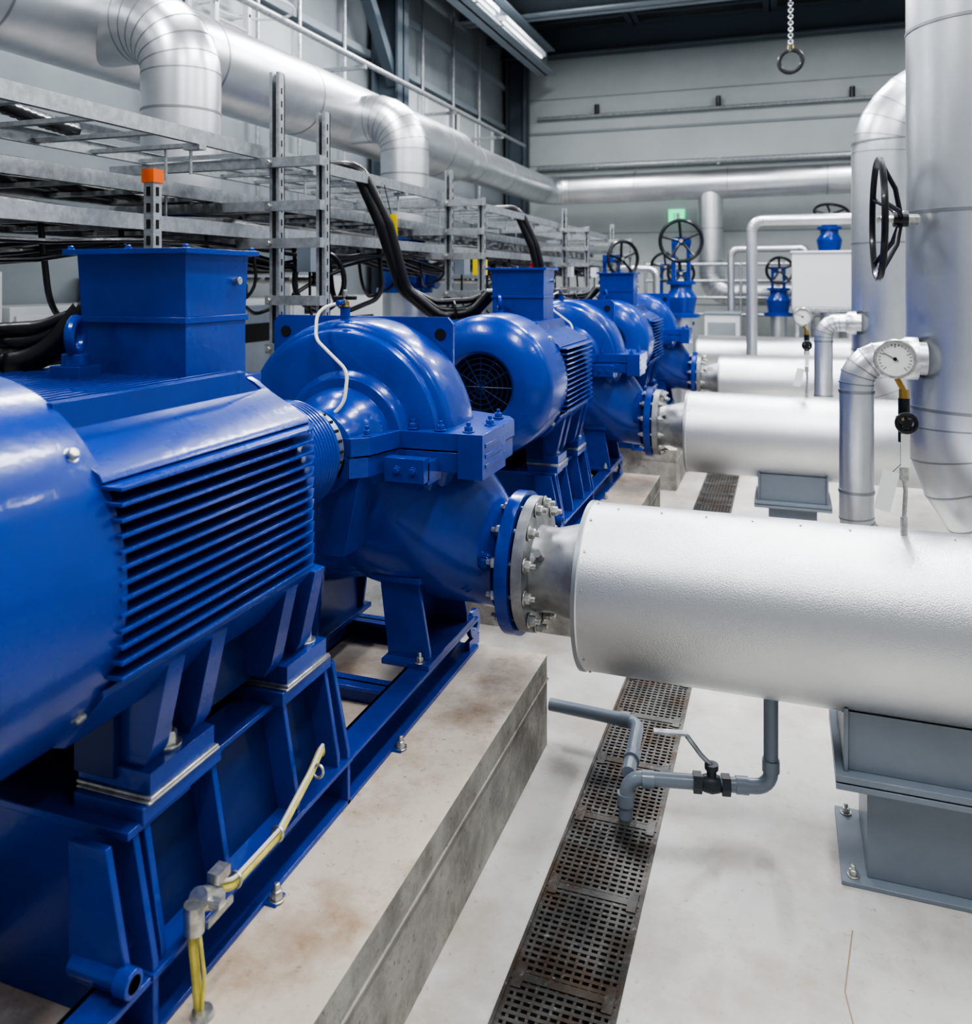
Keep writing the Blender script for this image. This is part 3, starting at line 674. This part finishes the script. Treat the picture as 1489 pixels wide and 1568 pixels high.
# ------------------------------------------------------------------ background equipment
m=MB()
x,y=.07,9.6
z=4.1; k=0
while z<5.97: m.torus((x,y,z),(1,0,0) if k%2 else (0,1,0),.022,.006,STEEL,12,6); z+=.034; k+=1
m.torus((x,y,3.96),(.2,1,0),.12,.022,BLKM,32,10); m.cyl((x,y,4.06),(x,y,4.14),.03,BLKM); m.bx(x-.03,x+.03,y-.02,y+.02,4.09,4.13,YTAG)
m.done('hoist_chain_hook',(x,y,4.2))
m=MB(); m.bx(-1.80,-1.55,YB-.05,YB-.01,2.58,2.78,GREEN); m.bx(-1.82,-1.53,YB-.01,YB,2.56,2.80,WHITE); m.bx(-1.72,-1.70,YB-.056,YB-.05,2.62,2.72,DIAL); m.bx(-1.68,-1.62,YB-.056,YB-.05,2.62,2.72,DIAL); m.done('emergency_exit_sign',(-1.68,YB,2.68))
m=MB(); Y0=11.4; m.bx(.1,.85,Y0,Y0+.5,1.26,1.95,WHITE); m.bx(.08,.87,Y0-.02,Y0+.52,1.95,1.98,WHITE)
for xx in (.14,.76): 
    for yy in (Y0+.03,Y0+.42): m.bx(xx,xx+.05,yy,yy+.05,0,1.26,STEEL)
m.bx(.1,.85,Y0,Y0+.5,1.2,1.26,STEEL); m.done('white_equipment_tank',(.5,11.6,0),bevel=.01)
m=MB(); clad(m,[(-.34,9.95,0),(-.34,9.95,2.28),(1.9,9.95,2.28),(1.9,9.95,0)],.062,ALU,[],24,fr=.12,n=5); m.done('insulated_pipe_loop',(0,9.95,1.5))
m=MB(); clad(m,[(-1.5,10.6,0),(-1.5,10.6,1.75),(-2.0,10.6,1.75)],.045,ALU,[],20,fr=.1,n=4)
clad(m,[(-.7,12.3,0),(-.7,12.3,2.05),(.3,12.3,2.05),(.3,12.3,0)],.05,ALU,[],20,fr=.1,n=4)
m.done('small_bore_pipework',(-.5,10,1))
def rsv(j,x,y,z,ax,R,zb):
    m=MB(); a=Vector(ax).normalized()
    m.wheel((x,y,z),ax,R,BLKM,dish=.03,r=.02,spokes=5)
    m.cyl((x,y,z),Vector((x,y,z))-a*.22,.02,ZINC)
    b=Vector((x,y,z))-a*.22
    m.bx(b.x-.10,b.x-.06,b.y-.04,b.y+.04,zb+.35,b.z+.02,BLUE); m.bx(b.x+.06,b.x+.10,b.y-.04,b.y+.04,zb+.35,b.z+.02,BLUE); m.bx(b.x-.1,b.x+.1,b.y-.05,b.y+.05,b.z-.04,b.z+.05,BLUE)
    m.lathe([(0,0),(0,.2),(.04,.2),(.05,.14),(.22,.17),(.3,.12),(.36,.12),(.36,.16),(.4,.16),(.4,0)],(b.x,b.y,zb),(0,0,1),BLUE,28)
    m.cyl((b.x,b.y,0),(b.x,b.y,zb),.12,ALU,seg=28)
    m.done('wheel_valve' if j==0 else 'wheel_valve.%03d'%j,(x,y,zb))
rsv(0,-1.04,9.2,2.03,(.1,-1,0),.22,1.2); rsv(1,.62,12.5,2.55,(.1,-.6,.9),.22,1.95); rsv(2,-1.6,12.2,1.8,(0,-1,.0),.2,1.0); rsv(3,-1.72,9.5,1.85,(.7,-.7,.0),.2,1.2)
rsv(4,.95,9.3,1.6,(-1,-.2,0),.2,.9); rsv(5,-1.3,11.5,1.7,(.2,-1,.0),.17,1.0); rsv(6,-.05,12.5,1.75,(.1,-1,.0),.18,1.1)
m=MB()
for z in (1.1,1.35,1.6,1.85): m.cyl((-2,12.98,z),(3,12.98,z),.025,STEEL,seg=10)
for x in (-2,-.6,0.,.4,1.2,2.0): m.cyl((x,12.98,0),(x,12.98,1.9),.025,STEEL,seg=10)
m.done('background_pipe_rack',(0,13,1))
m=MB(); m.bx(-1.0,-.55,11.58,12.1,0,1.15,WHITE); m.bx(-1.02,-.53,11.56,12.12,1.15,1.18,GREYP); m.bx(-.96,-.6,11.565,11.58,.3,1.05,WALLD); m.done('control_cabinet',(-.8,11.8,0),bevel=.01)
m=MB()
for k in range(6):
    y=2.6+k*.95; h=1.45 if k%2 else 1.65; m.bx(-4.55,-4.1,y,y+.9,0,h,WHITE); m.bx(-4.1,-4.085,y+.03,y+.87,.1,h-.05,WHITE if k%3 else GREYP); m.bx(-4.085,-4.06,y+.75,y+.78,.9,1.1,BLKM); m.bx(-4.086,-4.08,y+.2,y+.6,h-.35,h-.2,DRK)
m.done('electrical_cabinet_row',(-4.3,6,0),bevel=.004)
m=MB()
for y in (5.2,6.5,7.2,8.1,10.2,11.3,12.4): m.cyl((XL+.09,y,1.8),(XL+.09,y,6.5),.02,STEEL,seg=8)
m.done('wall_conduits_left',(XL,8,3))
m=MB()
for z,r_ in ((4.42,.025),(3.55,.045)): m.cyl((-4.05,YB-.1,z),(4.5,YB-.1,z),r_,STEEL,seg=10)
for x in (-3,-1,1,3): m.bx(x-.02,x+.02,YB-.12,YB,3.5,3.6,STEEL); m.cyl((x,YB-.1,4.44),(x,YB-.1,4.60),.04,BLKM,seg=12)
m.done('wall_conduits_back',(0,YB,4))
m=MB()
for x,z in ((-4.08,3.85),(-4.08,2.55)): m.cyl((x,2,z),(x,13.4,z),.03,STEEL,seg=10)
for y in (3.1,5.2,7.7,10.2,12.2): m.bx(XL,-4.05,y,y+.04,3.78,3.82,STEEL); m.bx(XL,-4.05,y,y+.04,2.48,2.52,STEEL)
m.done('wall_bracket_conduits',(-4.1,7,3.6))

# ------------------------------------------------------------------ camera
cd=bpy.data.cameras.new('camera'); cam=bpy.data.objects.new('camera',cd); COL.objects.link(cam)
cd.sensor_fit='HORIZONTAL'; cd.sensor_width=36; cd.lens=36*1285/1489
cd.shift_y=-354/1489; cd.clip_start=.05
cam.location=(0,0,1.6); cam.rotation_euler=(PI/2,0,math.atan2(456,1285))
cd.dof.use_dof=True; cd.dof.focus_distance=2.5; cd.dof.aperture_fstop=4
SC.camera=cam
SC.view_settings.view_transform='AgX'
try: SC.view_settings.look='AgX - High Contrast'
except Exception as e: print(e)
SC.view_settings.exposure=.12
